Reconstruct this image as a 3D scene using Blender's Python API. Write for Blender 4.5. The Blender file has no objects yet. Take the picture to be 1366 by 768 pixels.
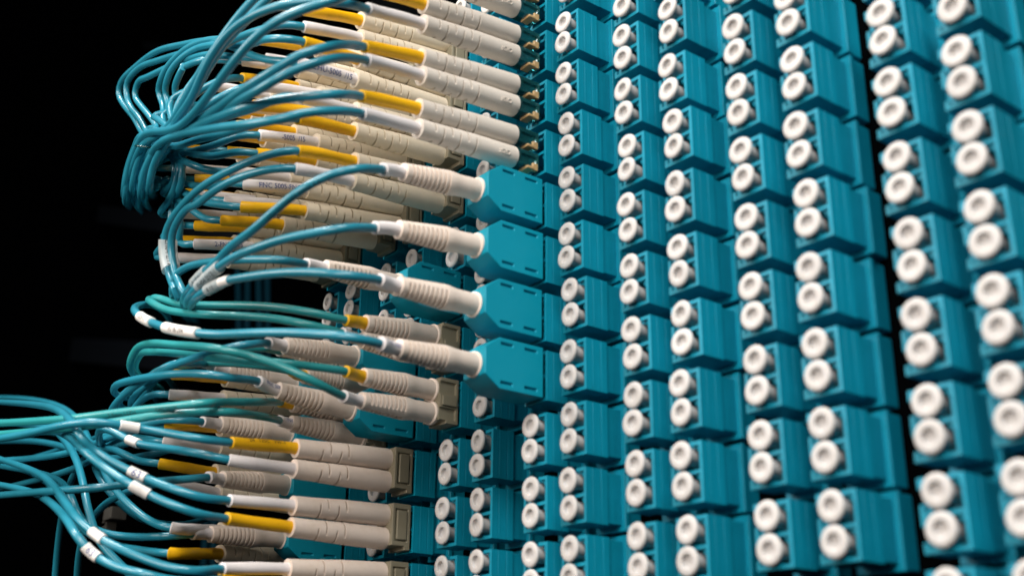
import bpy, bmesh, math, random
from mathutils import Vector, Matrix, Quaternion
random.seed(7)
S = 0.001                                   # scene is laid out in millimetres, stored in metres
C = bpy.context.scene.collection

# ------------------------------------------------------------------ camera, world, lamps, exposure
# panel axes: u along a row (x), v up (z), w straight out of the panel (-y)
RC = [[0.61596, 0.01010, -0.78771], [-0.26946, -0.93663, -0.22272], [-0.74005, 0.34944, -0.57422]]
def rodr(r):
    th = math.sqrt(sum(a*a for a in r)); k = [a/th for a in r]
    return Matrix.Rotation(th, 3, Vector(k))
RM = rodr((2.52376376294974, -0.209125043590955, -1.2328250273099925))     # panel -> camera (x right, y down, z forward)
TC = Vector((26.945570089692072, -76.42632147992096, 288.3431691947794))
FPX = 1532.87
CAM = -(RM.transposed() @ TC)                # camera position in panel mm
def W(u, v, w): return Vector((u*S, -w*S, v*S))
def Wv(q): return W(q[0], q[1], q[2])
def unproj(x, y, w):                        # point on the plane w = const that lies on the sight line of a measured position
    d = RM.transposed() @ Vector(((x-683)/FPX, (y-384)/FPX, 1.0))
    s = (w-CAM[2])/d[2]
    return CAM + d*s
cd = bpy.data.cameras.new('camera'); cam = bpy.data.objects.new('camera', cd); C.objects.link(cam)
bpy.context.scene.camera = cam
def dirw(r): return Vector((r[0], -r[2], r[1]))
ax, ay, az = dirw(RM[0]), -dirw(RM[1]), -dirw(RM[2])
M = Matrix((ax, ay, az)).transposed().to_4x4(); M.translation = Wv(CAM); cam.matrix_world = M
cd.sensor_width = 36; cd.lens = FPX/1366*36; cd.clip_start = 0.01; cd.clip_end = 20
cd.dof.use_dof = True; cd.dof.focus_distance = 0.345; cd.dof.aperture_fstop = 15
sc = bpy.context.scene
w_ = bpy.data.worlds.new('World'); sc.world = w_; w_.use_nodes = True
bg = w_.node_tree.nodes['Background']; bg.inputs[0].default_value = (0.55, 0.75, 1.0, 1); bg.inputs[1].default_value = 0.012
def lamp(name, loc, target, size, sizey, power, col):
    l = bpy.data.lights.new(name, 'AREA'); l.shape = 'RECTANGLE'; l.size = size*S; l.size_y = sizey*S; l.energy = power; l.color = col
    o = bpy.data.objects.new(name, l); C.objects.link(o); o.location = W(*loc)
    o.rotation_euler = (W(*target)-W(*loc)).to_track_quat('-Z', 'Y').to_euler(); return o
lamp('ceiling_lamp', (470, 500, 430), (0, -70, 10), 420, 260, 9.2, (1.0, 0.96, 0.91))
lamp('left_fill_light', (-250, 90, 480), (-110, -120, 20), 240, 200, 1.8, (1.0, 0.87, 0.77))  # added fill, no real fixture; lifts the lower-left boots
lamp('camera_side_fill', (200, 0, 640), (-60, -110, 10), 300, 240, 3.0, (1.0, 0.88, 0.79))  # invented fill from the camera side, brightens the near flanks of the low boots
lamp('rear_ceiling_lamp', (-220, 600, 380), (-80, -40, 40), 120, 120, 5.6, (1.0, 0.98, 0.95))
sc.view_settings.view_transform = 'Standard'; sc.view_settings.look = 'None'; sc.view_settings.gamma = 1
sc.view_settings.exposure = 0; sc.view_settings.use_curve_mapping = False
sc.cycles.use_denoising = True
sc.cycles.max_bounces = 6; sc.cycles.diffuse_bounces = 3; sc.cycles.glossy_bounces = 3; sc.cycles.transmission_bounces = 5

# ------------------------------------------------------------------ materials
def mat(name, col, rough=0.5, var=0.06, nscale=900, bump=0.0, bscale=2500, spec=0.5, trans=0, metal=0, sss=0, dirt=0.0, ior=1.46, coat=0):
    m = bpy.data.materials.new(name); m.use_nodes = True; nt = m.node_tree; n = nt.nodes; L = nt.links
    b = n['Principled BSDF']
    b.inputs['Roughness'].default_value = rough; b.inputs['Metallic'].default_value = metal
    b.inputs['Specular IOR Level'].default_value = spec; b.inputs['Transmission Weight'].default_value = trans
    b.inputs['IOR'].default_value = ior
    b.inputs['Coat Weight'].default_value = coat; b.inputs['Coat Roughness'].default_value = 0.22
    if sss:
        b.inputs['Subsurface Weight'].default_value = sss; b.inputs['Subsurface Radius'].default_value = (1, .8, .6)
        b.inputs['Subsurface Scale'].default_value = 0.0009
    tc = n.new('ShaderNodeTexCoord'); oi = n.new('ShaderNodeObjectInfo')
    no = n.new('ShaderNodeTexNoise'); no.inputs['Scale'].default_value = nscale*0.35; no.inputs['Detail'].default_value = 5
    L.new(tc.outputs['Object'], no.inputs['Vector'])
    # value shift per object plus soft mottling
    ma = n.new('ShaderNodeMath'); ma.operation = 'MULTIPLY_ADD'; L.new(no.outputs['Fac'], ma.inputs[0]); ma.inputs[1].default_value = var*1.6
    mb = n.new('ShaderNodeMath'); mb.operation = 'MULTIPLY_ADD'; L.new(oi.outputs['Random'], mb.inputs[0]); mb.inputs[1].default_value = var*1.2; mb.inputs[2].default_value = 1-var*1.4
    L.new(mb.outputs[0], ma.inputs[2])
    hs = n.new('ShaderNodeHueSaturation'); hs.inputs['Color'].default_value = (*col, 1); L.new(ma.outputs[0], hs.inputs['Value'])
    out = hs.outputs['Color']
    if dirt:
        d2 = n.new('ShaderNodeTexNoise'); d2.inputs['Scale'].default_value = 160; d2.inputs['Detail'].default_value = 7; d2.inputs['Roughness'].default_value = 0.7
        L.new(tc.outputs['Object'], d2.inputs['Vector'])
        cr = n.new('ShaderNodeValToRGB'); cr.color_ramp.elements[0].position = 0.5; cr.color_ramp.elements[1].position = 0.72
        L.new(d2.outputs['Fac'], cr.inputs[0])
        mm = n.new('ShaderNodeMath'); mm.operation = 'MULTIPLY'; L.new(cr.outputs['Color'], mm.inputs[0]); mm.inputs[1].default_value = dirt
        mx = n.new('ShaderNodeMix'); mx.data_type = 'RGBA'; L.new(mm.outputs[0], mx.inputs['Factor'])
        L.new(out, mx.inputs[6]); mx.inputs[7].default_value = (col[0]*.62, col[1]*.56, col[2]*.45, 1); out = mx.outputs[2]
    L.new(out, b.inputs['Base Color'])
    # uneven gloss
    mr = n.new('ShaderNodeMapRange'); L.new(no.outputs['Fac'], mr.inputs[0]); mr.inputs[3].default_value = max(0, rough-.1); mr.inputs[4].default_value = min(1, rough+.12)
    L.new(mr.outputs[0], b.inputs['Roughness'])
    if bump:
        nb = n.new('ShaderNodeTexNoise'); nb.inputs['Scale'].default_value = bscale; nb.inputs['Detail'].default_value = 3
        L.new(tc.outputs['Object'], nb.inputs['Vector'])
        bp = n.new('ShaderNodeBump'); bp.inputs['Strength'].default_value = bump; bp.inputs['Distance'].default_value = 0.0002
        L.new(nb.outputs['Fac'], bp.inputs['Height']); L.new(bp.outputs[0], b.inputs['Normal'])
    return m
def streak(m, amt=0.12):                    # faint vertical moulding streaks
    nt = m.node_tree; n = nt.nodes; L = nt.links; b = n['Principled BSDF']
    tc = n.new('ShaderNodeTexCoord'); mp = n.new('ShaderNodeMapping'); mp.inputs['Scale'].default_value = (300, 2600, 60)
    L.new(tc.outputs['Object'], mp.inputs[0]); no = n.new('ShaderNodeTexNoise'); no.inputs['Scale'].default_value = 1; no.inputs['Detail'].default_value = 4
    L.new(mp.outputs[0], no.inputs['Vector'])
    bp = n.new('ShaderNodeBump'); bp.inputs['Strength'].default_value = amt; bp.inputs['Distance'].default_value = 0.0003
    L.new(no.outputs['Fac'], bp.inputs['Height']); L.new(bp.outputs[0], b.inputs['Normal'])
    return m
AQUA = streak(mat('aqua_plastic', (0.002, 0.228, 0.342), 0.42, 0.15, spec=0.3, dirt=0.34), 0.42)
PLUGAQ = mat('aqua_plug_plastic', (0.002, 0.262, 0.375), 0.45, 0.05, bump=0.12, spec=0.3, dirt=0.1)
CAPM = mat('white_cap_plastic', (0.50, 0.495, 0.49), 0.55, 0.06, sss=0.35, dirt=0.22)
BOOT = mat('ivory_boot_rubber', (0.66, 0.605, 0.54), 0.55, 0.1, bump=0.14, bscale=1800, spec=0.35, dirt=0.28)
BOOT2 = mat('warm_ivory_boot_rubber', (0.75, 0.645, 0.565), 0.55, 0.1, bump=0.14, bscale=1800, spec=0.35, dirt=0.3)
BOOT3 = mat('cream_boot_rubber', (0.71, 0.625, 0.49), 0.55, 0.11, bump=0.14, bscale=1800, spec=0.35, dirt=0.3)
SLEW = mat('white_sleeve', (0.74, 0.70, 0.70), 0.5, 0.05, bump=0.08, spec=0.4, dirt=0.2)
SLEY = mat('yellow_sleeve', (0.80, 0.43, 0.004), 0.42, 0.1, bump=0.1, bscale=1200, spec=0.4, dirt=0.2)
CABB = mat('aqua_blue_jacket', (0.014, 0.20, 0.285), 0.33, 0.14, nscale=300, spec=0.45, dirt=0.22, coat=0.35)
CABT = mat('teal_green_jacket', (0.018, 0.255, 0.27), 0.36, 0.12, nscale=300, spec=0.45, dirt=0.2, coat=0.3)
BEIGE = mat('beige_plug_plastic', (0.225, 0.205, 0.145), 0.4, 0.08, bump=0.06, spec=0.4, dirt=0.3)
CLEAR = mat('smoky_teal_plastic', (0.02, 0.16, 0.17), 0.14, 0.1, spec=0.6, trans=0.75, ior=1.5)
GOLD = mat('tan_latch_plastic', (0.42, 0.28, 0.13), 0.35, 0.15, spec=0.5)
DARK = mat('black_metal', (0.0014, 0.0017, 0.002), 0.8, 0.1, spec=0.0)
LABW = mat('white_label', (0.78, 0.76, 0.73), 0.4, 0.04, spec=0.45, dirt=0.15)
FILM = mat('clear_label_film', (0.66, 0.70, 0.70), 0.25, 0.05, spec=0.6, dirt=0.3); FILM.node_tree.nodes['Principled BSDF'].inputs['Alpha'].default_value = 0.5
INKB = mat('blue_ink', (0.006, 0.045, 0.24), 0.6, 0.05)
INKK = mat('black_ink', (0.012, 0.012, 0.015), 0.6, 0.05)
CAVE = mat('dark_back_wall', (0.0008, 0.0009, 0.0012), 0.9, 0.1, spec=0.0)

# ------------------------------------------------------------------ mesh helpers (mm, local axes x=u y=-w z=v, like the world)
def mesh_of(bm, name, m, smooth=None):
    me = bpy.data.meshes.new(name); bm.to_mesh(me); bm.free(); me.materials.append(m)
    if smooth is not None:
        for p_ in me.polygons: p_.use_smooth = True
        me.set_sharp_from_angle(angle=math.radians(smooth))
    return me
def add_box(bm, u0, u1, v0, v1, w0, w1):
    vs = [bm.verts.new((u*S, -w*S, v*S)) for u in (u0, u1) for v in (v0, v1) for w in (w0, w1)]
    for f in ((0,1,3,2), (4,6,7,5), (0,4,5,1), (2,3,7,6), (0,2,6,4), (1,5,7,3)): bm.faces.new([vs[i] for i in f])
def bm_boxes(boxes):
    bm = bmesh.new()
    for b in boxes: add_box(bm, *b)
    bmesh.ops.recalc_face_normals(bm, faces=bm.faces[:]); return bm
def carve(bm, holes, name, m, bevel=0.18, smooth=35):
    """bevel the body, cut the holes out of it and keep the evaluated mesh"""
    me = bpy.data.meshes.new('tmp'); bm.to_mesh(me); bm.free()
    for p_ in me.polygons: p_.use_smooth = True
    o = bpy.data.objects.new('tmp', me); C.objects.link(o)
    if holes:
        h = bpy.data.meshes.new('tmph'); hb = bm_boxes(holes); hb.to_mesh(h); hb.free(); ho = bpy.data.objects.new('tmph', h); C.objects.link(ho)
        md = o.modifiers.new('b', 'BOOLEAN'); md.object = ho; md.operation = 'DIFFERENCE'; md.solver = 'EXACT'; md.use_self = True
    if bevel:
        bv = o.modifiers.new('v', 'BEVEL'); bv.width = bevel*S; bv.segments = 2; bv.limit_method = 'ANGLE'; bv.angle_limit = math.radians(40)
        o.modifiers.new('n', 'WEIGHTED_NORMAL').weight = 80
    dg = bpy.context.evaluated_depsgraph_get()
    r = bpy.data.meshes.new_from_object(o.evaluated_get(dg)); r.name = name
    bpy.data.objects.remove(o); bpy.data.meshes.remove(me)
    if holes: bpy.data.objects.remove(ho); bpy.data.meshes.remove(h)
    r.materials.clear(); r.materials.append(m)
    return r
def lathe(prof, name, m, seg=28, smooth=40, mod=None):
    """profile [(w, r)] turned about the w axis; mod(w, angle, r) may dent it"""
    bm = bmesh.new(); rings = []
    for (w, r) in prof:
        if r <= 1e-6: rings.append([bm.verts.new((0, -w*S, 0))]); continue
        ring = []
        for k in range(seg):
            a = 2*math.pi*k/seg; rr = mod(w, a, r) if mod else r
            ring.append(bm.verts.new((rr*math.cos(a)*S, -w*S, rr*math.sin(a)*S)))
        rings.append(ring)
    for a, b in zip(rings, rings[1:]):
        for k in range(seg):
            k2 = (k+1) % seg
            if len(a) == 1: bm.faces.new((a[0], b[k], b[k2]))
            elif len(b) == 1: bm.faces.new((a[k], b[0], a[k2]))
            else: bm.faces.new((a[k], b[k], b[k2], a[k2]))
    bmesh.ops.recalc_face_normals(bm, faces=bm.faces[:])
    return mesh_of(bm, name, m, smooth)
def link(name, me, parent=None, loc=None, rot=None):
    o = bpy.data.objects.new(name, me); C.objects.link(o)
    if parent: o.parent = parent
    if loc is not None: o.location = loc
    if rot is not None: o.rotation_mode = 'QUATERNION'; o.rotation_quaternion = rot
    return o
def tag(o, label, cat, group=None):
    o['label'] = label; o['category'] = cat
    if group: o['group'] = group
    return o
def thing(name, label, cat, loc, group=None):
    o = link(name, None, None, loc); o.empty_display_size = 0.003; return tag(o, label, cat, group)

# ---- curves
class Path:
    def __init__(s, pts, n=14):
        P = [Vector(q) for q in pts]; out = []
        E = [P[0]*2-P[1]] + P + [P[-1]*2-P[-2]]
        for i in range(1, len(E)-2):
            p0, p1, p2, p3 = E[i-1], E[i], E[i+1], E[i+2]
            t0 = 0; t1 = t0+max((p1-p0).length, 1e-3)**.5; t2 = t1+max((p2-p1).length, 1e-3)**.5; t3 = t2+max((p3-p2).length, 1e-3)**.5
            for k in range(n):
                t = t1+(t2-t1)*k/n
                A1 = p0*((t1-t)/(t1-t0))+p1*((t-t0)/(t1-t0)); A2 = p1*((t2-t)/(t2-t1))+p2*((t-t1)/(t2-t1)); A3 = p2*((t3-t)/(t3-t2))+p3*((t-t2)/(t3-t2))
                B1 = A1*((t2-t)/(t2-t0))+A2*((t-t0)/(t2-t0)); B2 = A2*((t3-t)/(t3-t1))+A3*((t-t1)/(t3-t1))
                out.append(B1*((t2-t)/(t2-t1))+B2*((t-t1)/(t2-t1)))
        out.append(P[-1])
        for _ in range(16):
            q = out[:]
            for i in range(1, len(out)-1): q[i] = out[i]*.5+(out[i-1]+out[i+1])*.25
            out = q
        s.p = out; s.s = [0]
        for a, b in zip(out, out[1:]): s.s.append(s.s[-1]+(b-a).length)
        s.len = s.s[-1]
        s.tan = []; s.nor = []
        up = Vector((0, 1, 0)); prev = None
        for i in range(len(out)):
            a = out[max(0, i-1)]; b = out[min(len(out)-1, i+1)]; t = (b-a).normalized()
            nn = (up-t*up.dot(t)) if prev is None else (prev-t*prev.dot(t))
            if nn.length < 1e-4: nn = Vector((1, 0, 0))
            nn.normalize(); s.tan.append(t); s.nor.append(nn); prev = nn
    def at(s, d):
        d = min(max(d, 0), s.len-1e-6); lo, hi = 0, len(s.s)-1
        while hi-lo > 1:
            m = (lo+hi)//2
            if s.s[m] <= d: lo = m
            else: hi = m
        f = (d-s.s[lo])/max(1e-9, s.s[hi]-s.s[lo])
        p = s.p[lo].lerp(s.p[hi], f); t = s.tan[lo].lerp(s.tan[hi], f).normalized(); n = s.nor[lo].lerp(s.nor[hi], f)
        n = (n-t*n.dot(t)).normalized(); return p, t, n, t.cross(n)
def tube(path, d0, d1, r, name, m, parent, step=2.2, seg=12, rfun=None, hollow=False):
    org = parent_loc(parent)
    n = max(2, int((d1-d0)/step)); bm = bmesh.new(); rings = []
    ds = [(d0+(d1-d0)*i/n, 1.0) for i in range(n+1)]
    ds = [(d0, 0.86)]+[(d0+0.12, 1.0)]+ds[1:-1]+[(d1-0.12, 1.0), (d1, 0.86)] if d1-d0 > 1 else ds
    for (d, k) in ds:
        p, t, a, b = path.at(d); rr = (rfun(d) if rfun else r)*k
        rings.append([bm.verts.new(Wv(p+a*(rr*math.cos(2*math.pi*j/seg))+b*(rr*math.sin(2*math.pi*j/seg)))-org) for j in range(seg)])
    for A, B in zip(rings, rings[1:]):
        for j in range(seg): bm.faces.new((A[j], A[(j+1) % seg], B[(j+1) % seg], B[j]))
    if not hollow: bm.faces.new(rings[0][::-1]); bm.faces.new(rings[-1])
    bmesh.ops.recalc_face_normals(bm, faces=bm.faces[:])
    return link(name, mesh_of(bm, name, m, 50), parent)
def parent_loc(p):
    v = Vector((0, 0, 0))
    while p is not None: v = v+p.location; p = p.parent
    return v
TXT = {}
def glyphs(s):
    if s not in TXT:
        c = bpy.data.curves.new('tmp', 'FONT'); c.body = s; c.size = 1; c.align_x = 'CENTER'; c.align_y = 'CENTER'; c.resolution_u = 2
        o = bpy.data.objects.new('tmp', c); C.objects.link(o); dg = bpy.context.evaluated_depsgraph_get()
        me = bpy.data.meshes.new_from_object(o.evaluated_get(dg)); bpy.data.objects.remove(o); bpy.data.curves.remove(c)
        bm = bmesh.new(); bm.from_mesh(me); bpy.data.meshes.remove(me)
        bmesh.ops.subdivide_edges(bm, edges=[e for e in bm.edges if e.calc_length() > 0.25], cuts=1); bmesh.ops.triangulate(bm, faces=bm.faces[:])
        TXT[s] = ([v.co.copy() for v in bm.verts], [[v.index for v in f.verts] for f in bm.faces]); bm.free()
    return TXT[s]
def print_on(path, d, r, s, size, parent, m, name='print', view=True, roll=0.0, flip=False, lift=0.035, origin=False):
    """lettering wrapped onto a round surface, the middle of the line towards a chosen side"""
    V, F = glyphs(s); org = parent_loc(parent); p0, t0, a0, b0 = path.at(d)
    side = (CAM-p0); side = (side-t0*side.dot(t0)).normalized()
    ang0 = math.atan2(side.dot(b0), side.dot(a0))+roll; sg = -1 if flip else 1
    right = RM.transposed() @ Vector((1, 0, 0)); dirs = 1 if t0.dot(right) > 0 else -1
    if flip: dirs = -dirs
    upv = RM.transposed() @ Vector((0, -1, 0)); tg = b0*math.cos(ang0)-a0*math.sin(ang0); vd = (1 if tg.dot(upv) > 0 else -1)*sg
    vs = []
    for co in V:
        p, t, a, b = path.at(d+dirs*co.x*size); ang = ang0+(co.y*size/r)*vd
        vs.append(Wv(p+(a*math.cos(ang)+b*math.sin(ang))*(r+lift))-org)
    me = bpy.data.meshes.new(name); me.from_pydata(vs, [], F); me.materials.append(m)
    o = link(name, me, parent)
    if origin: o.matrix_parent_inverse = parent_world(parent).inverted() @ Matrix.Translation(org)
    return o
def parent_world(p):
    m = Matrix.Identity(4)
    while p is not None:
        m = Matrix.LocRotScale(p.location, p.rotation_quaternion if p.rotation_mode == 'QUATERNION' else p.rotation_euler, p.scale) @ m; p = p.parent
    return m

# ------------------------------------------------------------------ the setting: mounting panel and dark cabinet behind
PITCH, COLA, MOD, PORT = 15.2365, 14.35, 35.4063, 6.25
def col_u(m, c): return m*MOD+c*COLA
def struct(name, bm, m):
    o = link(name, mesh_of(bm, name, m)); o['kind'] = 'structure'; return o
struct('mounting_panel', bm_boxes([(-158, 190, -260, 150, -21, -18.6)]), DARK)
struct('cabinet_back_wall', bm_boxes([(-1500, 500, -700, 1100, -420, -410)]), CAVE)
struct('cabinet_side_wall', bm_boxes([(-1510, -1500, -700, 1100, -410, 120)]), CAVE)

RAIL = mat('dark_rack_metal', (0.010, 0.013, 0.018), 0.6, 0.2, spec=0.1)
def rail(name, pts, wid, dep):              # a bar of the rack far behind, between two measured points
    A, B = unproj(*pts[0]), unproj(*pts[1]); bm = bmesh.new(); t = (B-A).normalized(); n = t.cross(Vector((0, 0, 1))).normalized(); q = []
    for P_ in (A, B):
        for (i, j) in ((-1, -1), (1, -1), (1, 1), (-1, 1)): q.append(bm.verts.new(Wv(P_+n*(i*wid/2)+Vector((0, 0, j*dep/2)))))
    for f in ((0,1,2,3), (4,7,6,5), (0,4,5,1), (1,5,6,2), (2,6,7,3), (3,7,4,0)): bm.faces.new([q[k] for k in f])
    bmesh.ops.recalc_face_normals(bm, faces=bm.faces[:]); struct(name, bm, RAIL)
rail('rack_rail', [(-60, 262, -330), (330, 312, -330)], 26, 20)
rail('rack_rail', [(-60, 40, -360), (300, 72, -360)], 12, 14)
rail('rack_rail', [(-60, 455, -320), (300, 482, -320)], 34, 20)
rail('rack_post', [(60, -60, -350), (34, 820, -350)], 30, 24)
# ------------------------------------------------------------------ adapters and dust caps
FR = -1.9                                   # front edge of the adapters
def proto_adapter():
    f = FR; o = -0.35                       # the bodies hang a touch below the caps
    h = bm_boxes([(-4.35, 4.35, -6.25+o, 6.25+o, f-6.7, f)])
    holes = [(-3.5, 3.6, 0.40+o, 5.45+o, f-5.6, f+1), (-3.5, 3.6, -5.45+o, -0.40+o, f-5.6, f+1),
             (-1.1, 1.1, 5.3+o, 7.2+o, f-2.2, f+1), (-4.9, -3.3, 1.8+o, 4.4+o, f-1.5, f+1), (-4.9, -3.3, -4.4+o, -1.8+o, f-1.5, f+1),
             (4.24, 5, -7, 7, f-4.72, f-4.5), (4.29, 5, -7, 7, f-2.1, f-1.98)]
    front = carve(h, holes, 'housing', AQUA, 0.16)
    tabs = []
    for (u0, u1, v0, v1, d) in ((-3.45, -2.3, 0.45, 1.4, .5), (2.2, 3.55, 4.4, 5.4, .7), (-3.45, -2.3, -5.4, -4.4, .35), (2.2, 3.55, -1.5, -0.45, .7), (-0.9, 0.3, -5.4, -4.75, .3)):
        tabs.append(('keying_tab', carve(bm_boxes([(u0, u1, v0+o, v1+o, f-4, f-d)]), None, 'keying_tab', AQUA, 0.1)))
    collar = carve(bm_boxes([(-3.9, 3.92, -5.8+o, 5.8+o, f-11.4, f-6.6)]), None, 'collar', AQUA, 0.15)
    fl = carve(bm_boxes([(-5.1, 5.15, -7.2+o, 7.2+o, f-12.6, f-11.3)]), None, 'flange', AQUA, 0.2)
    rear = carve(bm_boxes([(-4.7, 4.7, -7.0+o, 7.0+o, f-16.8, f-12.4)]), None, 'rear_body', AQUA, 0.4)
    return [('housing', front), ('collar', collar), ('flange', fl), ('rear_body', rear)]+tabs
ADP = proto_adapter()
cap_prof = [(-0.95, 0), (-0.95, 0.9), (-0.93, 1.28), (-0.8, 1.38), (-0.06, 1.45), (0.0, 1.52), (0.02, 1.7), (0.02, 2.4), (-0.04, 2.68), (-0.18, 2.86), (-0.4, 2.96), (-0.58, 2.95), (-0.74, 2.82), (-0.82, 2.55),
            (-0.9, 2.1), (-1.05, 1.93), (-2.2, 1.88), (-4.2, 1.9), (-6.2, 1.9), (-6.2, 0)]
CAPME = lathe(cap_prof, 'dust_cap', CAPM, 32, 38)
RES = {(-2,0,7):(-.15,-.14),(-2,0,8):(-.65,-.14),(-2,0,9):(-.12,.07),(-2,1,7):(-.05,-.18),(-2,1,8):(.02,.12),(-2,1,9):(.05,.2),(-1,0,7):(.14,-.1),
(-1,0,8):(.26,-.17),(-1,0,9):(.29,-.19),(-1,1,0):(-1.22,.16),(-1,1,1):(-1.26,.03),(-1,1,2):(-.21,-.1),(-1,1,3):(.07,-.31),(-1,1,4):(-.29,-.18),
(-1,1,5):(.79,.04),(-1,1,6):(.19,-.07),(-1,1,7):(0,-.06),(-1,1,8):(-.39,-.15),(-1,1,9):(-.18,-.16),(0,0,0):(.14,-.3),(0,0,1):(-.09,.1),(0,0,2):(-.02,.11),
(0,0,3):(.55,0),(0,0,4):(.06,.08),(0,0,5):(.35,-.05),(0,0,6):(.63,-.12),(0,0,7):(.36,.14),(0,0,8):(.35,.28),(0,0,9):(.4,.21),(0,1,1):(1.14,-.22),
(0,1,2):(.42,-.22),(0,1,3):(1.37,.03),(0,1,4):(1.04,-.18),(0,1,5):(1.09,-.19),(0,1,6):(1.27,-.39),(0,1,7):(.03,-.19),(0,1,8):(-.33,-.25),(0,1,9):(.37,-.06),
(1,0,2):(-.51,.04),(1,0,3):(-.58,.3),(1,0,4):(-.41,.18),(1,0,5):(-.3,.11),(1,0,6):(-.29,.19),(1,0,7):(-.36,.09),(1,0,8):(-.54,.27),(1,0,9):(-.19,.2),
(1,1,2):(-.32,-.04),(1,1,3):(-.07,-.04),(1,1,4):(-.39,-.07),(1,1,5):(.58,-.11),(1,1,6):(-.42,.01),(1,1,7):(-.54,-.04),(1,1,8):(-.45,-.04),(1,1,9):(.1,.08),
(2,0,3):(.09,.08),(2,0,4):(.01,.09),(2,0,5):(-.01,-.18),(2,0,6):(.39,-.2),(2,0,7):(.23,-.24),(2,0,8):(.09,-.19),(2,0,9):(-.01,-.08)}
def seat_of(m, c, r):                       # middle between the two ports, on the plane of the cap faces
    rnd = random.Random(m*1000+c*100+r)
    du, dv = RES.get((m, c, r), (rnd.uniform(-.3, .3), rnd.uniform(-.15, .15)))
    return (col_u(m, c)+du, -(r*PITCH+PORT/2)+dv)
def project(q):
    y = RM @ Vector(q)+TC; return 683+FPX*y[0]/y[2], 384+FPX*y[1]/y[2]
ORD = ['zeroth','first','second','third','fourth','fifth','sixth','seventh','eighth','ninth','tenth','eleventh','twelfth','thirteenth','fourteenth']
COLS = [(-4,0),(-4,1),(-3,0),(-3,1),(-2,0),(-2,1),(-1,0),(-1,1),(0,0),(0,1),(1,0),(1,1),(2,0),(2,1),(3,0)]
TOPROW = {(-4,0):-1,(-4,1):-1,(-3,0):-1,(-3,1):-1,(-2,0):-2,(-2,1):-2}
PLUGS = {}                                  # (m,c,r) -> kind
for r in (-1, 0, 1, 2): PLUGS[(-1,0,r)] = 'long_clear'
for r in (3, 4, 5, 6): PLUGS[(-1,0,r)] = 'hex'
for r in (-1, 0, 1, 2): PLUGS[(-2,0,r)] = 'long'
PLUGS[(-2,0,4)] = 'hex'; PLUGS[(-2,0,5)] = 'ribbed'; PLUGS[(-2,0,6)] = 'ribbed'
for r in (-1, 0, 1, 2): PLUGS[(-3,1,r)] = 'long'; PLUGS[(-3,0,r)] = 'long'; PLUGS[(-4,1,r)] = 'long'; PLUGS[(-4,0,r)] = 'long'
for r in (5, 6): PLUGS[(-3,1,r)] = 'hex'; PLUGS[(-3,0,r)] = 'ribbed'
for r in (7, 8, 9): PLUGS[(-3,1,r)] = 'long'
for r in (5, 6, 7, 8): PLUGS[(-4,1,r)] = 'hex'; PLUGS[(-4,0,r)] = 'long'
def colname(m, c):
    i = COLS.index((m, c))-COLS.index((-1, 0))
    if i == 0: return 'column of front aqua plugs'
    return '%s column %s of front aqua plugs' % (ORD[abs(i)], 'right' if i > 0 else 'left')
SEEN = {}
for (m, c) in COLS:
    k = 0
    for r in range(-8, 12):
        u, v = seat_of(m, c, r)
        if (m, c) in TOPROW and r < TOPROW[(m, c)]: continue
        xs = [project((u+a, v+b, e)) for a in (-3, 5) for b in (-6.4, 6.4) for e in (0, -20)]
        if not (max(q[1] for q in xs) > 6 and min(q[1] for q in xs) < 762 and min(q[0] for q in xs) < 1362): continue
        k += 1; SEEN[(m, c, r)] = k
        kind = PLUGS.get((m, c, r))
        loc = W(u, v, 0)
        if kind: lab = 'aqua adapter behind a plug, %s down, %s' % (ORD[k], colname(m, c))
        else: lab = 'aqua capped adapter, %s down from top, %s' % (ORD[k], colname(m, c))
        a = thing('duplex_adapter', lab, 'adapter', loc, 'aqua duplex adapters on the panel')
        for nm, me in ADP: link(nm, me, a)
        if kind: continue
        for s in (1, -1):
            rnd = random.Random((m*31+c*7+r)*2+s)
            rot = Quaternion((1, 0, 0), rnd.gauss(0, .035)) @ Quaternion((0, 0, 1), rnd.gauss(0, .035)) @ Quaternion((0, 1, 0), rnd.uniform(0, 6.28))
            d = link('dust_cap', CAPME, None, W(u, v+s*PORT/2, rnd.uniform(-.25, .25)), rot)
            tag(d, 'white dust cap, %s port, %s adapter down, %s' % ('upper' if s > 0 else 'lower', ORD[k], colname(m, c)), 'dust cap', 'white dust caps in the free ports')

# ------------------------------------------------------------------ plugs
def slots_long(w, a, r):
    for i, (w0, ph) in enumerate(SL):
        if w0 <= w <= w0+0.5:
            q = abs(((a-ph+math.pi/2) % math.pi)-math.pi/2)
            if q < 1.0: return r-0.95*min(1, (1.0-q)*5)
    return r
def long_profile(L, starts):
    ws = {0.0, 0.25, 0.6, L-0.5, L-0.15, L, L*.45, L*.6, L*.8}
    for w0 in starts: ws |= {w0-.02, w0+.001, w0+.499, w0+.52}
    def rad(w):
        f = w/L
        r = 2.95 if f < .42 else 2.95-(f-.42)/.58*0.55
        if w < .25: r -= .35*(1-w/.25)
        if w > L-.6: r += 0.12
        return r
    return [(0, 0)]+[(w, rad(w)) for w in sorted(ws)]+[(L, 1.55), (L-2, 1.5), (L-2, 0)]
SL = [(14.2+i*2.55, (0.6 if i % 2 else -0.95)) for i in range(6)]
BOOT_L = lathe(long_profile(31, [a for a, b in SL]), 'boot', BOOT, 36, 34, slots_long)
BOOT_L3 = BOOT_L.copy(); BOOT_L3.materials[0] = BOOT3
SL2 = [(14.5, 0.9), (19.0, -0.75), (23.2, 0.9)]
SL_save = SL; SL = [(14.0, .6), (16.3, -.95), (19.4, .6), (21.8, -.95)]
BOOT_L2 = lathe(long_profile(29, [a for a, b in SL]), 'boot', BOOT2, 36, 34, slots_long)
SL = SL_save
RB = [11.0+i*1.28 for i in range(9)]
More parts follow.
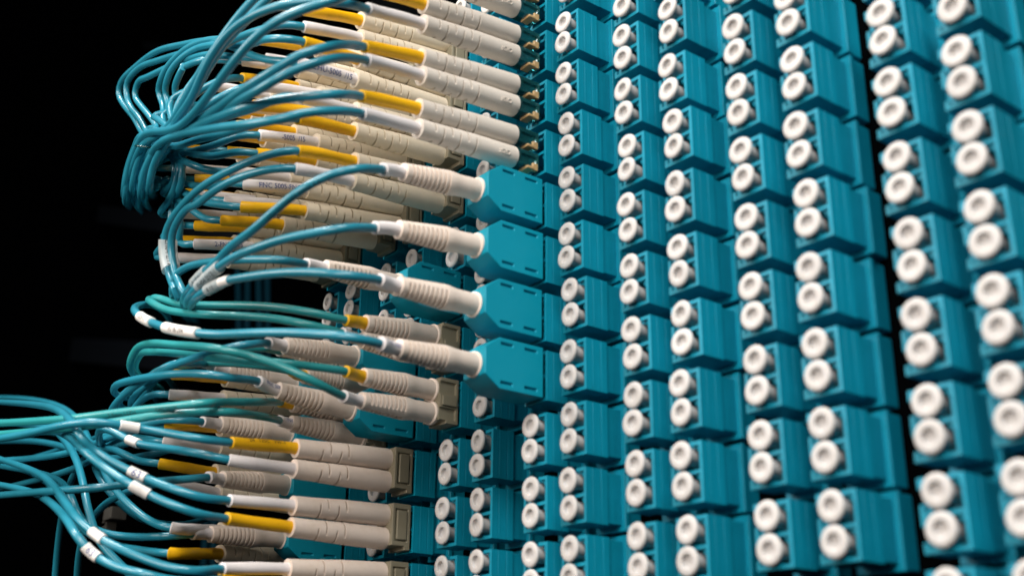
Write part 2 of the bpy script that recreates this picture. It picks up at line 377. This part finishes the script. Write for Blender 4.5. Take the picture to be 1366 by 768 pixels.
def slots_rib(w, a, r):
    for i, w0 in enumerate(RB):
        if w0 <= w <= w0+0.62:
            q = abs(((a-0.5+math.pi/2) % math.pi)-math.pi/2)
            if q < 1.25: return r-0.7*min(1, (1.25-q)*4)
    return r
def rib_profile(L):
    def rad(w):
        if w < 1.0: return 3.15
        if w < 6.5: return 2.72
        if w < 10: return 2.72+(w-6.5)/3.5*.38
        return 3.1-(w-10)/(L-10)*0.85
    ws = {0.0, .15, .85, 1.05, 1.3, 6.4, 6.6, 8, 9.5, 10.2, L-.4, L-.1}
    for w0 in RB: ws |= {w0-.03, w0+.001, w0+.619, w0+.65}
    out = [(0, 0), (0, 2.9)]+[(w, rad(w)) for w in sorted(ws)]
    return out+[(L, rad(L)-.25), (L, 1.5), (L-2, 1.45), (L-2, 0)]
BOOT_R = lathe(rib_profile(23.5), 'boot', BOOT2, 34, 34, slots_rib)
# aqua plug with chamfered nose: prism through u, outline in (w, v)
def hexbody():
    bm = bmesh.new(); h, z0, z1, ch = 6.3, -0.75, 16.8, 4.2
    out = [(z0, -h), (z1-ch, -h), (z1, -h+3.0), (z1, h-3.0), (z1-ch, h), (z0, h)]
    a = [bm.verts.new((-4.4*S, -w*S, v*S)) for w, v in out]; b = [bm.verts.new((4.4*S, -w*S, v*S)) for w, v in out]
    bm.faces.new(a); bm.faces.new(b[::-1])
    for i in range(6): bm.faces.new((a[i], b[i], b[(i+1) % 6], a[(i+1) % 6]))
    bmesh.ops.recalc_face_normals(bm, faces=bm.faces[:])
    holes = []
    for (w0, w1) in ((8.6, 12.3), (1.2, 5.0)):
        for v in (4.55, -5.0): holes.append((3.7, 5.2, v, v+0.62, w0, w1))
    return carve(bm, holes, 'plug_body', PLUGAQ, 0.28)
HEX = hexbody()
BEI = carve(bm_boxes([(-4.0, 4.0, -6.2, 6.0, -1.15, 4.6)]), [(3.3, 5, 1.6, 5.0, -0.4, 6), (3.3, 5, -5.2, -2.1, -0.4, 6), (-2.4, 2.4, 5.6, 7, -0.6, 3.5), (-5, 5, -7, -5.4, 2.6, 6)], 'plug_body', BEIGE, 0.22)
BEIRIB = carve(bm_boxes([(3.9, 4.6, -1.6, 1.1, -0.4, 4.2)]), None, 'latch_pad', BEIGE, 0.2)
BEI2 = carve(bm_boxes([(-4.0, 4.0, -6.2, 6.0, -1.15, 4.6)]), [(3.45, 5, -4.0, 4.6, -0.3, 3.7), (-5, 5, -7, -5.2, 0.5, 6), (-2.4, 2.4, 5.6, 7, -0.6, 3.5)], 'plug_body', BEIGE, 0.2)
BEIRIB2 = carve(bm_boxes([(3.3, 4.25, -3.6, 4.2, 0.1, 3.2)]), None, 'latch_pad', BEIGE, 0.25)
CLP = carve(bm_boxes([(-2.25, 2.25, -2.25, 2.25, -1.4, 6.0)]), [(1.7, 3, -0.9, 0.9, -0.4, 4.4)], 'plug_body', CLEAR, 0.3)
CLL = carve(bm_boxes([(-1.0, 2.9, -3.0, -2.2, 0.6, 3.0), (1.6, 2.8, -3.1, -1.0, -0.6, 1.2)]), None, 'latch', GOLD, 0.2)
FACE = carve(bm_boxes([(-2.0, 2.0, -2.6, 2.6, 2.9, 3.5)]), None, 'crimp_collar', BEIGE, 0.1)
Y = Vector((0, -1, 0))
def aim(d):                                 # rotation that takes the local w axis to direction d (panel axes)
    return Y.rotation_difference(dirw(d).normalized())
CABLES_FAR = []
def cord_label(m, c, r, kind):
    k = SEEN.get((m, c, r), 1); cn = colname(m, c)
    if kind == 'hex': return 'single-cable cord with chamfered aqua plug, %s adapter down, %s' % (ORD[k], cn)
    if kind == 'ribbed': return 'paired cord with short ribbed boots, %s adapter down, %s' % (ORD[k], cn)
    if kind == 'long_clear': return 'paired cord with long ivory boots, %s adapter down, %s' % (ORD[k], cn)
    return 'long-boot paired cord with beige plug, %s adapter down, %s' % (ORD[k], cn)
PATHS = {}
def near(path, x): return min(range(len(path.p)), key=lambda i: (project(path.p[i])[0]-x[0])**2+(project(path.p[i])[1]-x[1])**2)
def build_line(t, port, w_base, boot, L, ycol, send, sw, slen, wp, cmat, droop, cabr=1.04, text=None, rings=(), ctext=None, emb=False):
    """one boot, sleeve and cable. port (u,v); send = observed pixel where sleeve ends (at depth sw) or None"""
    base = Vector((port[0], port[1], w_base))
    if send is not None: end = unproj(send[0], send[1], sw)
    else: end = Vector((port[0]+random.uniform(-1, 1), port[1]-droop*(sw-w_base)*1.15, sw))
    mid = Vector((port[0]+(end[0]-port[0])*.42, port[1]+(end[1]-port[1])*.52*(L/(sw-w_base))/.6*.85, w_base+L*.995))
    d = (mid-base).normalized(); tip = base+d*L
    bt = link('boot', boot, t, Wv(base)-t.location, aim(d) @ Quaternion((0, 1, 0), random.uniform(-.25, .25)+(random.choice((0, 1.1, 1.4)) if boot is BOOT_R else 0)))
    pts = [tip-d*3.0, tip, tip+d*2.2+(end-tip)*.12, end]
    q = [unproj(*a) if not isinstance(a, Vector) else a for a in wp]
    path = Path(pts+q)
    ds = 3.0; slen = (end-tip).length+3.0
    col = SLEY if ycol == 'y' else SLEW
    wob = random.uniform(0, 6)
    sl = tube(path, 1.5, slen, 1.62, 'sleeve', col, t, step=1.2, seg=16, rfun=lambda x: 1.56+.05*math.sin(x*.5+wob)+(.14 if x < 4 else 0)*(1-(x-1.5)/2.5))
    cb = tube(path, slen-1.0, path.len, cabr, 'cable', cmat, t, step=2.0, seg=14)
    if text: print_on(path, slen*.55, 1.64, text[0], text[1], sl, text[2], roll=text[3] if len(text) > 3 else 0)
    for q_ in rings:                        # rings and sleeves with numbers slipped over the cable
        x, ln, txt = q_[:3]; rm = q_[3] if len(q_) > 3 else LABW; ex = q_[4] if len(q_) > 4 else .28
        best = near(path, x); d0 = path.s[best]
        rg = tube(path, d0-ln/2, d0+ln/2, cabr+ex, 'label_sleeve' if ln > 5.5 else 'label_ring', rm, t, step=1.0, seg=18, hollow=rm is FILM)
        if txt: print_on(path, d0, cabr+ex+.02, txt[0], txt[1], rg, txt[2])
    PATHS[send] = path
    if boot is BOOT_L and emb:
        ep = Path([base, base+d*10, base+d*20]); em = print_on(ep, 5.2, 2.95, 'CR51', 1.7, bt, BOOT, name='embossed_mark', roll=.35, flip=True, lift=.06, origin=True)
        sm = em.modifiers.new('relief', 'SOLIDIFY'); sm.thickness = 0.2*S; sm.offset = 0
    if ctext:
        for (x, txt) in ctext:
            print_on(path, path.s[near(path, x)], cabr, txt, 1.5, cb, INKK, roll=-.5)
    return path
def duplex(m, c, r, kind, up, lo):
    """up / lo: dict(y=sleeve colour, e=sleeve end pixel, wp=[...])"""
    u, v = seat_of(m, c, r)
    t = thing('patch_cord', cord_label(m, c, r, kind), 'patch cord', W(u, v, 0), 'cords plugged into the panel')
    low = (m == -3 and r >= 7)
    if kind == 'long_clear':
        for s in (1, -1):
            pb = link('plug_body', CLP, t, W(0, s*PORT/2, 0)); link('latch', CLL, pb)
    elif kind == 'ribbed': link('plug_body', BEI, t); link('latch_pad', BEIRIB, t)
    else: link('plug_body', BEI2, t); link('latch_pad', BEIRIB2, t)
    for s, q in ((1, up), (-1, lo)):
        if kind == 'ribbed': bo, L, sw, wb, dr = BOOT_R, 23.5, 35.0, 4.5, .10
        elif low: bo, L, sw, wb, dr = BOOT_L2, 29, 52, 4.5, .12
        else: bo, L, sw, wb, dr = BOOT_L if kind == 'long_clear' else BOOT_L3, 30.5, 54, 4.6 if kind == 'long' else 5.8, .12
        build_line(t, (u, v+s*PORT/2), wb, bo, L, q['y'], q.get('e'), q.get('sw', sw), 0, q['wp'], q.get('m', CABB), dr, text=q.get('t'), rings=q.get('rings', ()), ctext=q.get('ct'), emb=kind == 'long_clear' and s == -1)
    return t
def hexcord(m, c, r, q):
    u, v = seat_of(m, c, r)
    t = thing('patch_cord', cord_label(m, c, r, 'hex'), 'patch cord', W(u, v, 0), 'cords plugged into the panel')
    link('plug_body', HEX, t)
    build_line(t, (u, v-.3), 16.5, BOOT_R, 23.5, 'w', q.get('e'), q.get('sw', 46.5), 0, q['wp'], q.get('m', CABB), .11, text=q.get('t'), rings=q.get('rings', ()), ctext=q.get('ct'))
    return t
def wps(pts, w0, w1, bow=0.0):
    """measured way points with depth running from w0 to w1, bowed out by bow mm half way"""
    n = len(pts); out = []
    for i, q in enumerate(pts):
        f = (i+1)/n
        out.append((q[0], q[1], (q[2] if len(q) > 2 else w0+(w1-w0)*f+bow*math.sin(math.pi*f))))
    return out
def away(x, y, w, dx=0, dy=0):              # the run off into the dark of the cabinet
    return [(x+dx*.3, y+dy*.3, w-10), (x+dx, y+dy, w-26), (x+dx*1.5, y+dy*1.5, w-60), (x+dx*2, y+dy*2, w-120)]
jit = lambda a: random.uniform(-a, a)
def up_exit(w=66):                          # through the tie and down behind
    a, b = jit(22), jit(13)
    return wps([(212+a, 190+b), (199+a*.9, 208+b), (187+a*.8, 236+b), (183+a*.8, 258+b)], w+6, w+jit(3))+away(184+a*.8, 266+b, w, 3, 4)
BLK = INKB
# --- X column: long boots in smoky plugs
duplex(-1, 0, -1, 'long_clear',
  dict(y='y', e=(492,-83), wp=wps([(440,-75),(395,-45),(350,-12),(318,22),(290,60),(268,95),(244,138),(226,168)], 58, 74, 8)+up_exit(68)),
  dict(y='w', e=(491,-58), wp=wps([(440,-52),(400,-30),(360,-4),(328,28),(300,58),(275,96),(252,138),(232,168)], 58, 74, 8)+up_exit(69)))
duplex(-1, 0, 0, 'long_clear',
  dict(y='y', e=(490,-14), wp=wps([(468,-8),(445,1),(405,13),(369,29),(340,51),(315,79),(290,112),(262,148),(235,172)], 57, 78, 12)+up_exit(70)),
  dict(y='w', e=(489,12), wp=wps([(462,5),(435,2),(405,3),(378,7),(344,18),(312,38),(288,66),(270,98),(256,130),(236,160)], 57, 76, 9)+up_exit(68)))
duplex(-1, 0, 1, 'long_clear',
  dict(y='y', e=(484,62), wp=wps([(454,60),(428,65),(395,76),(361,97),(327,118),(295,141),(269,158),(240,174)], 57, 76, 10)+up_exit(70)),
  dict(y='w', e=(488,80), wp=wps([(454,77),(428,82),(395,93),(369,106),(344,121),(317,136),(290,153),(258,170)], 57, 75, 10)+up_exit(67)))
duplex(-1, 0, 2, 'long_clear',
  dict(y='y', e=(480,128), wp=wps([(445,126),(395,130),(352,137),(325,144),(295,155),(262,168),(225,186)], 57, 76, 9)+up_exit(70)),
  dict(y='w', e=(482,151), wp=wps([(445,148),(411,150),(378,158),(344,164),(303,169),(269,174),(235,181),(212,192)], 57, 76, 9)+wps([(198,215),(188,240)], 74, 68)+away(184,262,66,3,4)))
# --- X column: chamfered aqua plugs
hexcord(-1, 0, 3, dict(e=(510,226), wp=wps([(479,225),(445,232),(420,243),(395,258),(361,286),(335,309),(310,327),(288,350),(266,370),(248,392)], 50, 66, 9)+away(244,408,64,6,10), rings=[((268,368), 9.0, ('A-1F 06', 1.9, INKK), FILM, .42)], ct=[((405,254),'MM OM3 2.0'),((372,280),'LSZH 50/125')]))
hexcord(-1, 0, 4, dict(e=(499,304), wp=wps([(462,304),(420,311),(378,319),(344,330),(312,343),(290,358),(270,377),(254,394)], 50, 68, 7)+away(248,409,66,6,10), rings=[((278,370), 11.5, ('EH04 2/12', 1.9, INKK), FILM, .5)]))
hexcord(-1, 0, 5, dict(e=(506,373), wp=wps([(462,367),(411,363),(361,365),(325,370),(300,375),(278,386),(262,397)], 50, 68, 5)+away(252,410,66,6,10), rings=[((300,375), 3.6, None, LABW, .22), ((285,382), 6.5, ('B 12', 1.6, INKK), FILM, .4)]))
hexcord(-1, 0, 6, dict(e=(507,458), t=('FNC 5005', 1.5, INKB, .6), wp=wps([(462,449),(395,444),(340,444),(290,446),(262,444),(230,439),(207,432),(190,424),(180,415)], 50, 72, 6)+[(184,408,66),(200,406,56),(215,412,44),(225,425,20),(230,440,-40)], rings=[((241,441), 16.5, ('FD 06-2/04', 1.7, INKK), LABW, .4), ((195,426), 8.2, ('ODF12', 1.6, INKK), LABW, .35)]))
# --- column with beige plugs left of it
def far(x0, y0, n=0, loop=None):
    """default run of a cable in the upper fan to the tie"""
    far.n = getattr(far, 'n', {'big': 0, 'in': 0})
    if loop:
        far.n[loop] += 1; o = (0, -7, 15, 4)[(far.n[loop]-1) % 4]
        if far.n[loop] > 3: loop = None
    if loop == 'big': return wps([(x0-45, y0-2),(285,60+o*.8),(244+jit(3),69+o+jit(3)),(210+jit(3),79+o+jit(3)),(186+o*.7,93+o*.7+jit(3)),(170+o+jit(2),110),(167+o+jit(3),126+jit(3)),(173+o,141),(186+o,157),(196+o,176)], 56, 58, 6)+[(196+jit(4),200,60),(188+jit(4),232,62),(184+jit(4),256,62)]+away(184,265,60,3,4)
    if loop == 'in': return wps([(x0-40, y0-1),(269,65+o+jit(3)),(244,75+o+jit(3)),(228+o+jit(3),90+jit(3)),(221+o+jit(3),107),(222+o+jit(4),122),(226+o,145)], 56, 60, 5)+up_exit(64)
    return wps([(x0-26, y0+1+jit(2)),(x0-58, y0+(190-y0)*.22),(x0-58-(x0-58-225)*.5, y0+(190-y0)*.55+jit(8)),(232+jit(10),178+jit(10))], 55, 64+jit(4), 5)+up_exit(63)
duplex(-2, 0, -1, 'long', dict(y='y', e=(405,14), wp=far(405, 12, loop='big')), dict(y='w', e=(405,36), wp=wps([(378,33),(352,39),(327,47),(305,58),(285,75)], 55, 62, 4)+far(300,90)[2:]))
duplex(-2, 0, 0, 'long', dict(y='y', e=(405,56), wp=wps([(378,52),(352,53),(335,59)], 55, 60, 3)+far(335,75,loop='in')[1:]), dict(y='w', e=(398,84), t=('ZHU-5005  /15', 2.3, INKB, .1), wp=far(398, 82, loop='big')))
duplex(-2, 0, 1, 'long', dict(y='w', e=(400,130), wp=far(400,130)), dict(y='y', e=(396,158), wp=wps([(370,160),(340,166),(300,178),(262,187),(232,196)], 55, 68, 4)+up_exit(62)))
duplex(-2, 0, 2, 'long',
  dict(y='y', e=(398,201), wp=wps([(369,204),(335,215),(310,226),(285,239),(262,255),(243,274),(228,294),(220,315),(220,340),(226,368)], 56, 62, 6)+wps([(236,392)], 62, 62)+away(240,408,60,6,10)),
  dict(y='w', e=(394,225), wp=wps([(361,226),(335,232),(310,241),(285,255),(262,273),(251,277),(236,296),(229,316),(229,340),(235,368)], 56, 62, 6)+wps([(246,392)], 62, 62)+away(250,408,60,6,10)))
hexcord(-2, 0, 4, dict(e=(407,352), wp=wps([(378,347),(344,346),(310,347),(269,351),(246,358),(233,370),(230,386)], 50, 62, 4)+away(235,404,60,6,10)))
duplex(-2, 0, 5, 'ribbed',
  dict(y='y', e=(461,427), m=CABT, wp=wps([(411,416),(361,409),(310,407),(269,407),(236,405),(214,398),(208,397)], 38, 62, 6)+[(204,402,52),(208,408,40),(216,414,20),(224,420,-20)]),
  dict(y='w', e=(456,444), m=CABT, wp=wps([(411,433),(361,424),(310,421),(286,420),(244,417),(219,412),(202,403)], 38, 64, 6)+[(199,399,58),(203,400,48),(214,410,30),(224,424,-20)]))
duplex(-2, 0, 6, 'ribbed',
  dict(y='y', e=(461,495), m=CABT, wp=wps([(411,488),(378,484),(330,481),(286,477),(235,471),(198,469)], 38, 60, 6)+[(186,474,54),(180,490,48),(190,505,34),(205,510,0)]),
  dict(y='w', e=(457,528), m=CABT, wp=wps([(420,509),(378,489),(335,475),(310,469),(286,464),(235,460),(201,458),(182,465),(174,482)], 38, 66, 10)+[(178,498,60),(192,508,48),(208,514,20),(216,520,-30)]))
# --- farther columns, upper rows
FARTXT = {(-3,1,1): ('u', ('-5005  /15', 2.1, INKB, .1)), (-3,1,2): ('u', ('FNC 5005-FNC', 2.0, INKB, .1)), (-4,1,2): ('l', ('2-FNC 5005', 2.0, INKB, .1))}
UPY = {(-3,1): {-1:1,0:0,1:0,2:0}, (-3,0): {-1:0,0:0,1:1,2:0}, (-4,1): {-1:0,0:1,1:1,2:1}, (-4,0): {-1:1,0:1,1:1,2:1}}
loops = ['in', 'big', 'big', None, 'in', 'in', None, None]
li = 0
for (m, c) in ((-3,1), (-3,0), (-4,1), (-4,0)):
    for r in (-1, 0, 1, 2):
        yu = UPY[(m, c)][r]; u, v = seat_of(m, c, r); dd = []
        for s in (1, -1):
            e = project((u, v+s*PORT/2-7.2, 53)); e = (e[0]+jit(8), e[1]+jit(2))
            if r <= 0:
                lp = loops[li % 8] if r == -1 else None; li += 1
                wp = far(e[0], e[1], loop=lp)
            elif r == 1: wp = wps([(e[0]-24, e[1]+jit(3)),(e[0]-(e[0]-225)*.5, e[1]+(215-e[1])*.4),(238+jit(8), 206+jit(10)),(208+jit(5), 212+jit(8))], 54, 62, 3)+wps([(192+jit(3),232)], 62, 60)+away(186+jit(4),258,58,4,5)
            else: wp = wps([(e[0]-20, e[1]-2),(e[0]-(e[0]-225)*.55, e[1]-(e[1]-255)*.35),(228+jit(8), 250+jit(14)),(204+jit(4), 246+jit(8))], 53, 58, 2)+away(198+jit(3),246,54,3,6)
            dd.append(dict(y='y' if (s == 1) == bool(yu) else 'w', e=e, wp=wp))
        tx = FARTXT.get((m, c, r))
        if tx: dd[0 if tx[0] == 'u' else 1]['t'] = tx[1]
        duplex(m, c, r, 'long', *dd)
# --- lower half
hexcord(-3, 1, 5, dict(e=(357,457), wp=wps([(327,460),(300,465),(270,474),(235,486),(205,500)], 50, 62, 2)+away(190,514,58,10,10)))
hexcord(-3, 1, 6, dict(e=(344,508), t=('FNC 500', 1.5, INKB, .6), wp=wps([(310,504),(286,500),(244,498),(218,500),(185,505),(160,511)], 50, 66, 4)+[(152,518,62),(155,526,54),(170,530,40),(190,536,0)]))
duplex(-3, 0, 5, 'ribbed',
  dict(y='w', e=(372,468), m=CABT, wp=wps([(350,464),(325,463),(290,468),(250,478)], 38, 50, 3)+away(215,492,48,10,14)),
  dict(y='y', e=(390,495), m=CABT, wp=wps([(350,488),(300,484),(255,486),(215,492)], 38, 52, 3)+away(195,505,48,10,12)))
duplex(-3, 0, 6, 'ribbed',
  dict(y='y', e=(374,536), m=CABT, sw=32, wp=wps([(335,536),(300,536),(269,538),(201,545),(151,551),(105,557),(40,562),(-40,566)], 40, 92, 4), ct=[((225,543),'OM3 50/125'),((165,550),'2.0mm LSZH')]),
  dict(y='w', e=(372,560), m=CABT, sw=32, t=('FNC', 1.4, INKB, .5), wp=wps([(335,553),(303,549),(252,550),(201,555),(151,563),(105,569),(40,576),(-40,582)], 40, 92, 4)))
RING = lambda x, y, t=None: ((x, y), 4.8, t)
duplex(-3, 1, 7, 'long',
  dict(y='y', e=(308,590), t=('24   125C   VW-1', 1.45, INKK, .75), rings=[RING(173, 569)], wp=wps([(269,585),(227,578),(190,572),(160,567),(130,563),(90,566),(30,580),(-40,590)], 54, 96, 2)),
  dict(y='w', e=(305,613), rings=[RING(178, 589)], wp=wps([(269,605),(218,597),(186,592),(165,583),(150,575),(139,571)], 54, 70, 2)+[(132,577,68),(134,590,62),(145,600,50),(160,612,10)]))
duplex(-3, 1, 8, 'long',
  dict(y='w', e=(305,667), rings=[RING(183, 633, ('63', 2.6, INKB))], wp=wps([(269,663),(235,653),(196,638),(168,625),(142,611),(122,597),(108,583)], 54, 84, 3)+[(98,565,84),(80,548,82),(50,540,74),(0,536,60),(-40,534,50)]),
  dict(y='y', e=(301,691), rings=[RING(186, 654)], wp=wps([(269,686),(235,675),(198,659),(173,645),(142,625),(117,605)], 54, 82, 3)+[(100,588,82),(76,574,80),(40,566,72),(-40,560,60)]))
duplex(-3, 1, 9, 'long',
  dict(y='w', e=(295,758), wp=wps([(262,761),(225,756),(190,744),(160,731),(132,716),(107,695)], 54, 80, 3)+[(92,676,80),(74,650,78),(50,630,74),(-40,600,60)], rings=[RING(130, 714)]),
  dict(y='y', e=(293,772), wp=wps([(262,776),(225,773),(195,766),(151,754),(122,737),(104,716)], 54, 82, 3)+[(90,694,82),(70,672,80),(40,655,74),(-40,640,64)], rings=[RING(122, 737, ('63', 2.6, INKB))]))
hexcord(-4, 1, 5, dict(e=(281,489), wp=wps([(261,484),(235,484),(201,501),(176,518),(159,533),(150,545)], 49, 64, 6)+away(148,556,62,12,8)))
hexcord(-4, 1, 6, dict(e=(269,562), wp=wps([(244,560),(220,560),(195,565),(165,576),(140,586),(110,598)], 49, 62, 2)+[(80,606,64),(30,612,64),(-40,616,62)]))
hexcord(-4, 1, 7, dict(e=(278,636), wp=wps([(235,640),(210,642),(168,646),(140,649),(105,652),(50,656),(-40,664)], 49, 84, 2)))
hexcord(-4, 1, 8, dict(e=(256,712), wp=wps([(218,715),(168,715),(142,711),(118,700),(104,684)], 49, 66, 2)+[(96,664,68),(84,645,68),(50,630,66),(-40,615,60)]))
lowfar = {5: (((230,499), 'y', wps([(214,502),(196,512),(180,528)],53,56)+away(172,540,54,14,8)), ((226,526), 'w', wps([(205,526),(188,534),(178,548)],53,57,2)+away(176,560,55,16,8))),
          6: (((222,566), 'y', wps([(200,566),(175,575),(150,590)],53,58)+away(128,604,56,8,12)), ((219,589), 'w', wps([(195,588),(165,592),(135,606)],53,60)+[(105,622,60),(50,640,60),(-40,660,60)])),
          7: (((213,618), 'y', wps([(185,614),(165,605),(148,598),(130,600)],53,60,2)+[(112,612,60),(95,640,58),(82,690,54),(74,760,50),(70,840,46)]), ((222,643), 'w', wps([(198,648),(170,656),(140,672)],53,58)+[(118,700,58),(106,735,56),(102,790,52),(100,860,48)])),
          8: (((230,704), 'w', wps([(201,695),(176,676),(156,655),(142,634),(134,612)],53,62,3)+[(128,596,60),(112,586,52),(90,580,40),(40,574,20)]), ((228,738), 'y', wps([(200,735),(160,728),(130,718)],53,60)+[(106,700,60),(84,670,58),(60,640,56),(-40,600,50)]))}
for r, (a, b) in lowfar.items():
    duplex(-4, 0, r, 'long', dict(e=a[0], y=a[1], wp=a[2]), dict(e=b[0], y=b[1], wp=b[2]))

# ------------------------------------------------------------------ loose cables tangled at the lower edge of the fan
TANGLE = [('slack aqua cable crossing behind the lower ring labels, uppermost', [(-40,628,40),(40,612,44),(105,592,48),(150,580,50),(200,586,48),(250,596,40),(300,600,20),(340,600,-10)]),
 ('slack aqua cable sagging below the teal pair', [(-40,590,48),(50,588,52),(110,602,54),(160,612,52),(210,604,48),(260,590,38),(310,584,14)]),
 ('slack aqua cable looping down beside the lower ring labels', [(-40,530,20),(40,532,34),(95,550,48),(120,590,56),(128,625,58),(150,660,56),(185,690,48),(230,700,34),(280,690,0)]),
 ('slack aqua cable falling past the bottom edge', [(60,560,60),(96,600,64),(110,640,66),(118,680,66),(132,720,64),(160,752,60),(200,790,54)]),
 ('thin slack cable curling above the teal pair', [(250,500,0),(210,505,38),(188,512,46),(166,524,50),(158,540,50),(172,548,46),(196,545,38),(225,540,20)]),
 ('slack aqua cable bending into the dark under the teal loops', [(320,482,-10),(262,480,32),(236,486,42),(214,500,48),(196,520,50),(186,540,46),(190,556,36),(205,565,10)])]
for lab, pts in TANGLE:
    pth = Path([unproj(*q) for q in pts]); lc = thing('slack_cable', lab, 'cable', Wv(pth.p[0]), 'slack cables of the lower fan')
    tube(pth, 0, pth.len, 1.1, 'jacket', CABB, lc, step=2.0, seg=14)
# ------------------------------------------------------------------ film label round the two cables that hang side by side
pa, pb = PATHS[(398, 201)], PATHS[(394, 225)]
ia, ib = near(pa, (219, 318)), near(pa, (226, 366))
pts = []
for k in range(6):
    A = pa.p[round(ia+(ib-ia)*k/5)]; B = min(pb.p, key=lambda q: (q-A).length); pts.append((A+B)/2)
P = Path(pts); gap = max((min(pb.p, key=lambda q: (q-pa.p[i]).length)-pa.p[i]).length for i in (ia, (ia+ib)//2, ib))
wl = thing('cable_label', 'clear film label round two cables hanging side by side below the upper fan', 'cable label', Wv(P.at(P.len/2)[0]))
wt = tube(P, 0, P.len, min(gap, 2.6)/2+1.3, 'film_wrap', FILM, wl, step=1.0, seg=20, hollow=True)
print_on(P, P.len/2, min(gap, 2.6)/2+1.33, 'EH04 2/12', 2.3, wt, INKK)

# ------------------------------------------------------------------ tie round the upper bundle
ring = [(186,196),(196,199),(206,198),(214,192)]
tie = thing('cable_tie', 'thin smoky tie strap round the upper cable bundle', 'cable tie', Wv(unproj(200, 197, 70)))
cen = unproj(203, 197, 71); ty = Vector((0.35, 0.75, 0.15)).normalized(); e1 = ty.cross(Vector((0, 0, 1))).normalized(); e2 = ty.cross(e1)
loop = [cen+(e1*math.cos(a_*math.pi/8)*4.0+e2*math.sin(a_*math.pi/8)*4.6) for a_ in range(17)]
tube(Path(loop), 0, Path(loop).len, 0.32, 'strap', CLEAR, tie, step=1.2, seg=8)

# ------------------------------------------------------------------ cables hanging far behind, their shade put into the jacket colour
SHADED = mat('shade_toned_jacket', (0.001, 0.016, 0.026), 0.5, 0.1, spec=0.03)  # aqua cables in shade: the darkness is painted into this near-black colour
PLACE = ['below the upper fan, nearest the panel', 'below the upper fan, second from the panel', 'below the upper fan, third from the panel',
         'below the upper fan, fourth from the panel', 'at the bottom edge, inner one', 'at the bottom edge, outer one']
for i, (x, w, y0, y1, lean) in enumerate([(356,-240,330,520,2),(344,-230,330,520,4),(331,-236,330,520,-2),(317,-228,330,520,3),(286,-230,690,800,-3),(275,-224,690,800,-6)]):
    hc = thing('hanging_cable', 'aqua cable with painted-in shade hanging '+PLACE[i], 'cable', Wv(unproj(x, y0, w)), 'cables hanging behind in painted shade')
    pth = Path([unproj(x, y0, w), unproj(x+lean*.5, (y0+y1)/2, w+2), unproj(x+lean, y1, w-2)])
    tube(pth, 0, pth.len, 2.6, 'jacket', SHADED, hc, step=8, seg=12)

# ------------------------------------------------------------------ finger comb of the cable manager, half lost in the dark
COMB = mat('grey_comb_plastic', (0.05, 0.048, 0.042), 0.6, 0.1, spec=0.2)
c0 = unproj(152, 690, 20)
cm = thing('cable_comb', 'dim grey finger comb behind the lower ring-labelled cables', 'cable comb', Wv(c0))
link('plate', carve(bm_boxes([(-3.5, 5.0, -1.2, 3.4, -3, 3)]), None, 'plate', COMB, .3), cm)
tooth = carve(bm_boxes([(-6.5, -3.4, -0.45, 0.45, -2, 2)]), None, 'tooth', COMB, .2)
for k in range(4): link('tooth', tooth, cm, W(0, 2.6-k*1.9, 0))
link('stem', carve(bm_boxes([(-3.4, -1.6, -9, -1.1, -2, 2)]), None, 'stem', COMB, .2), cm)
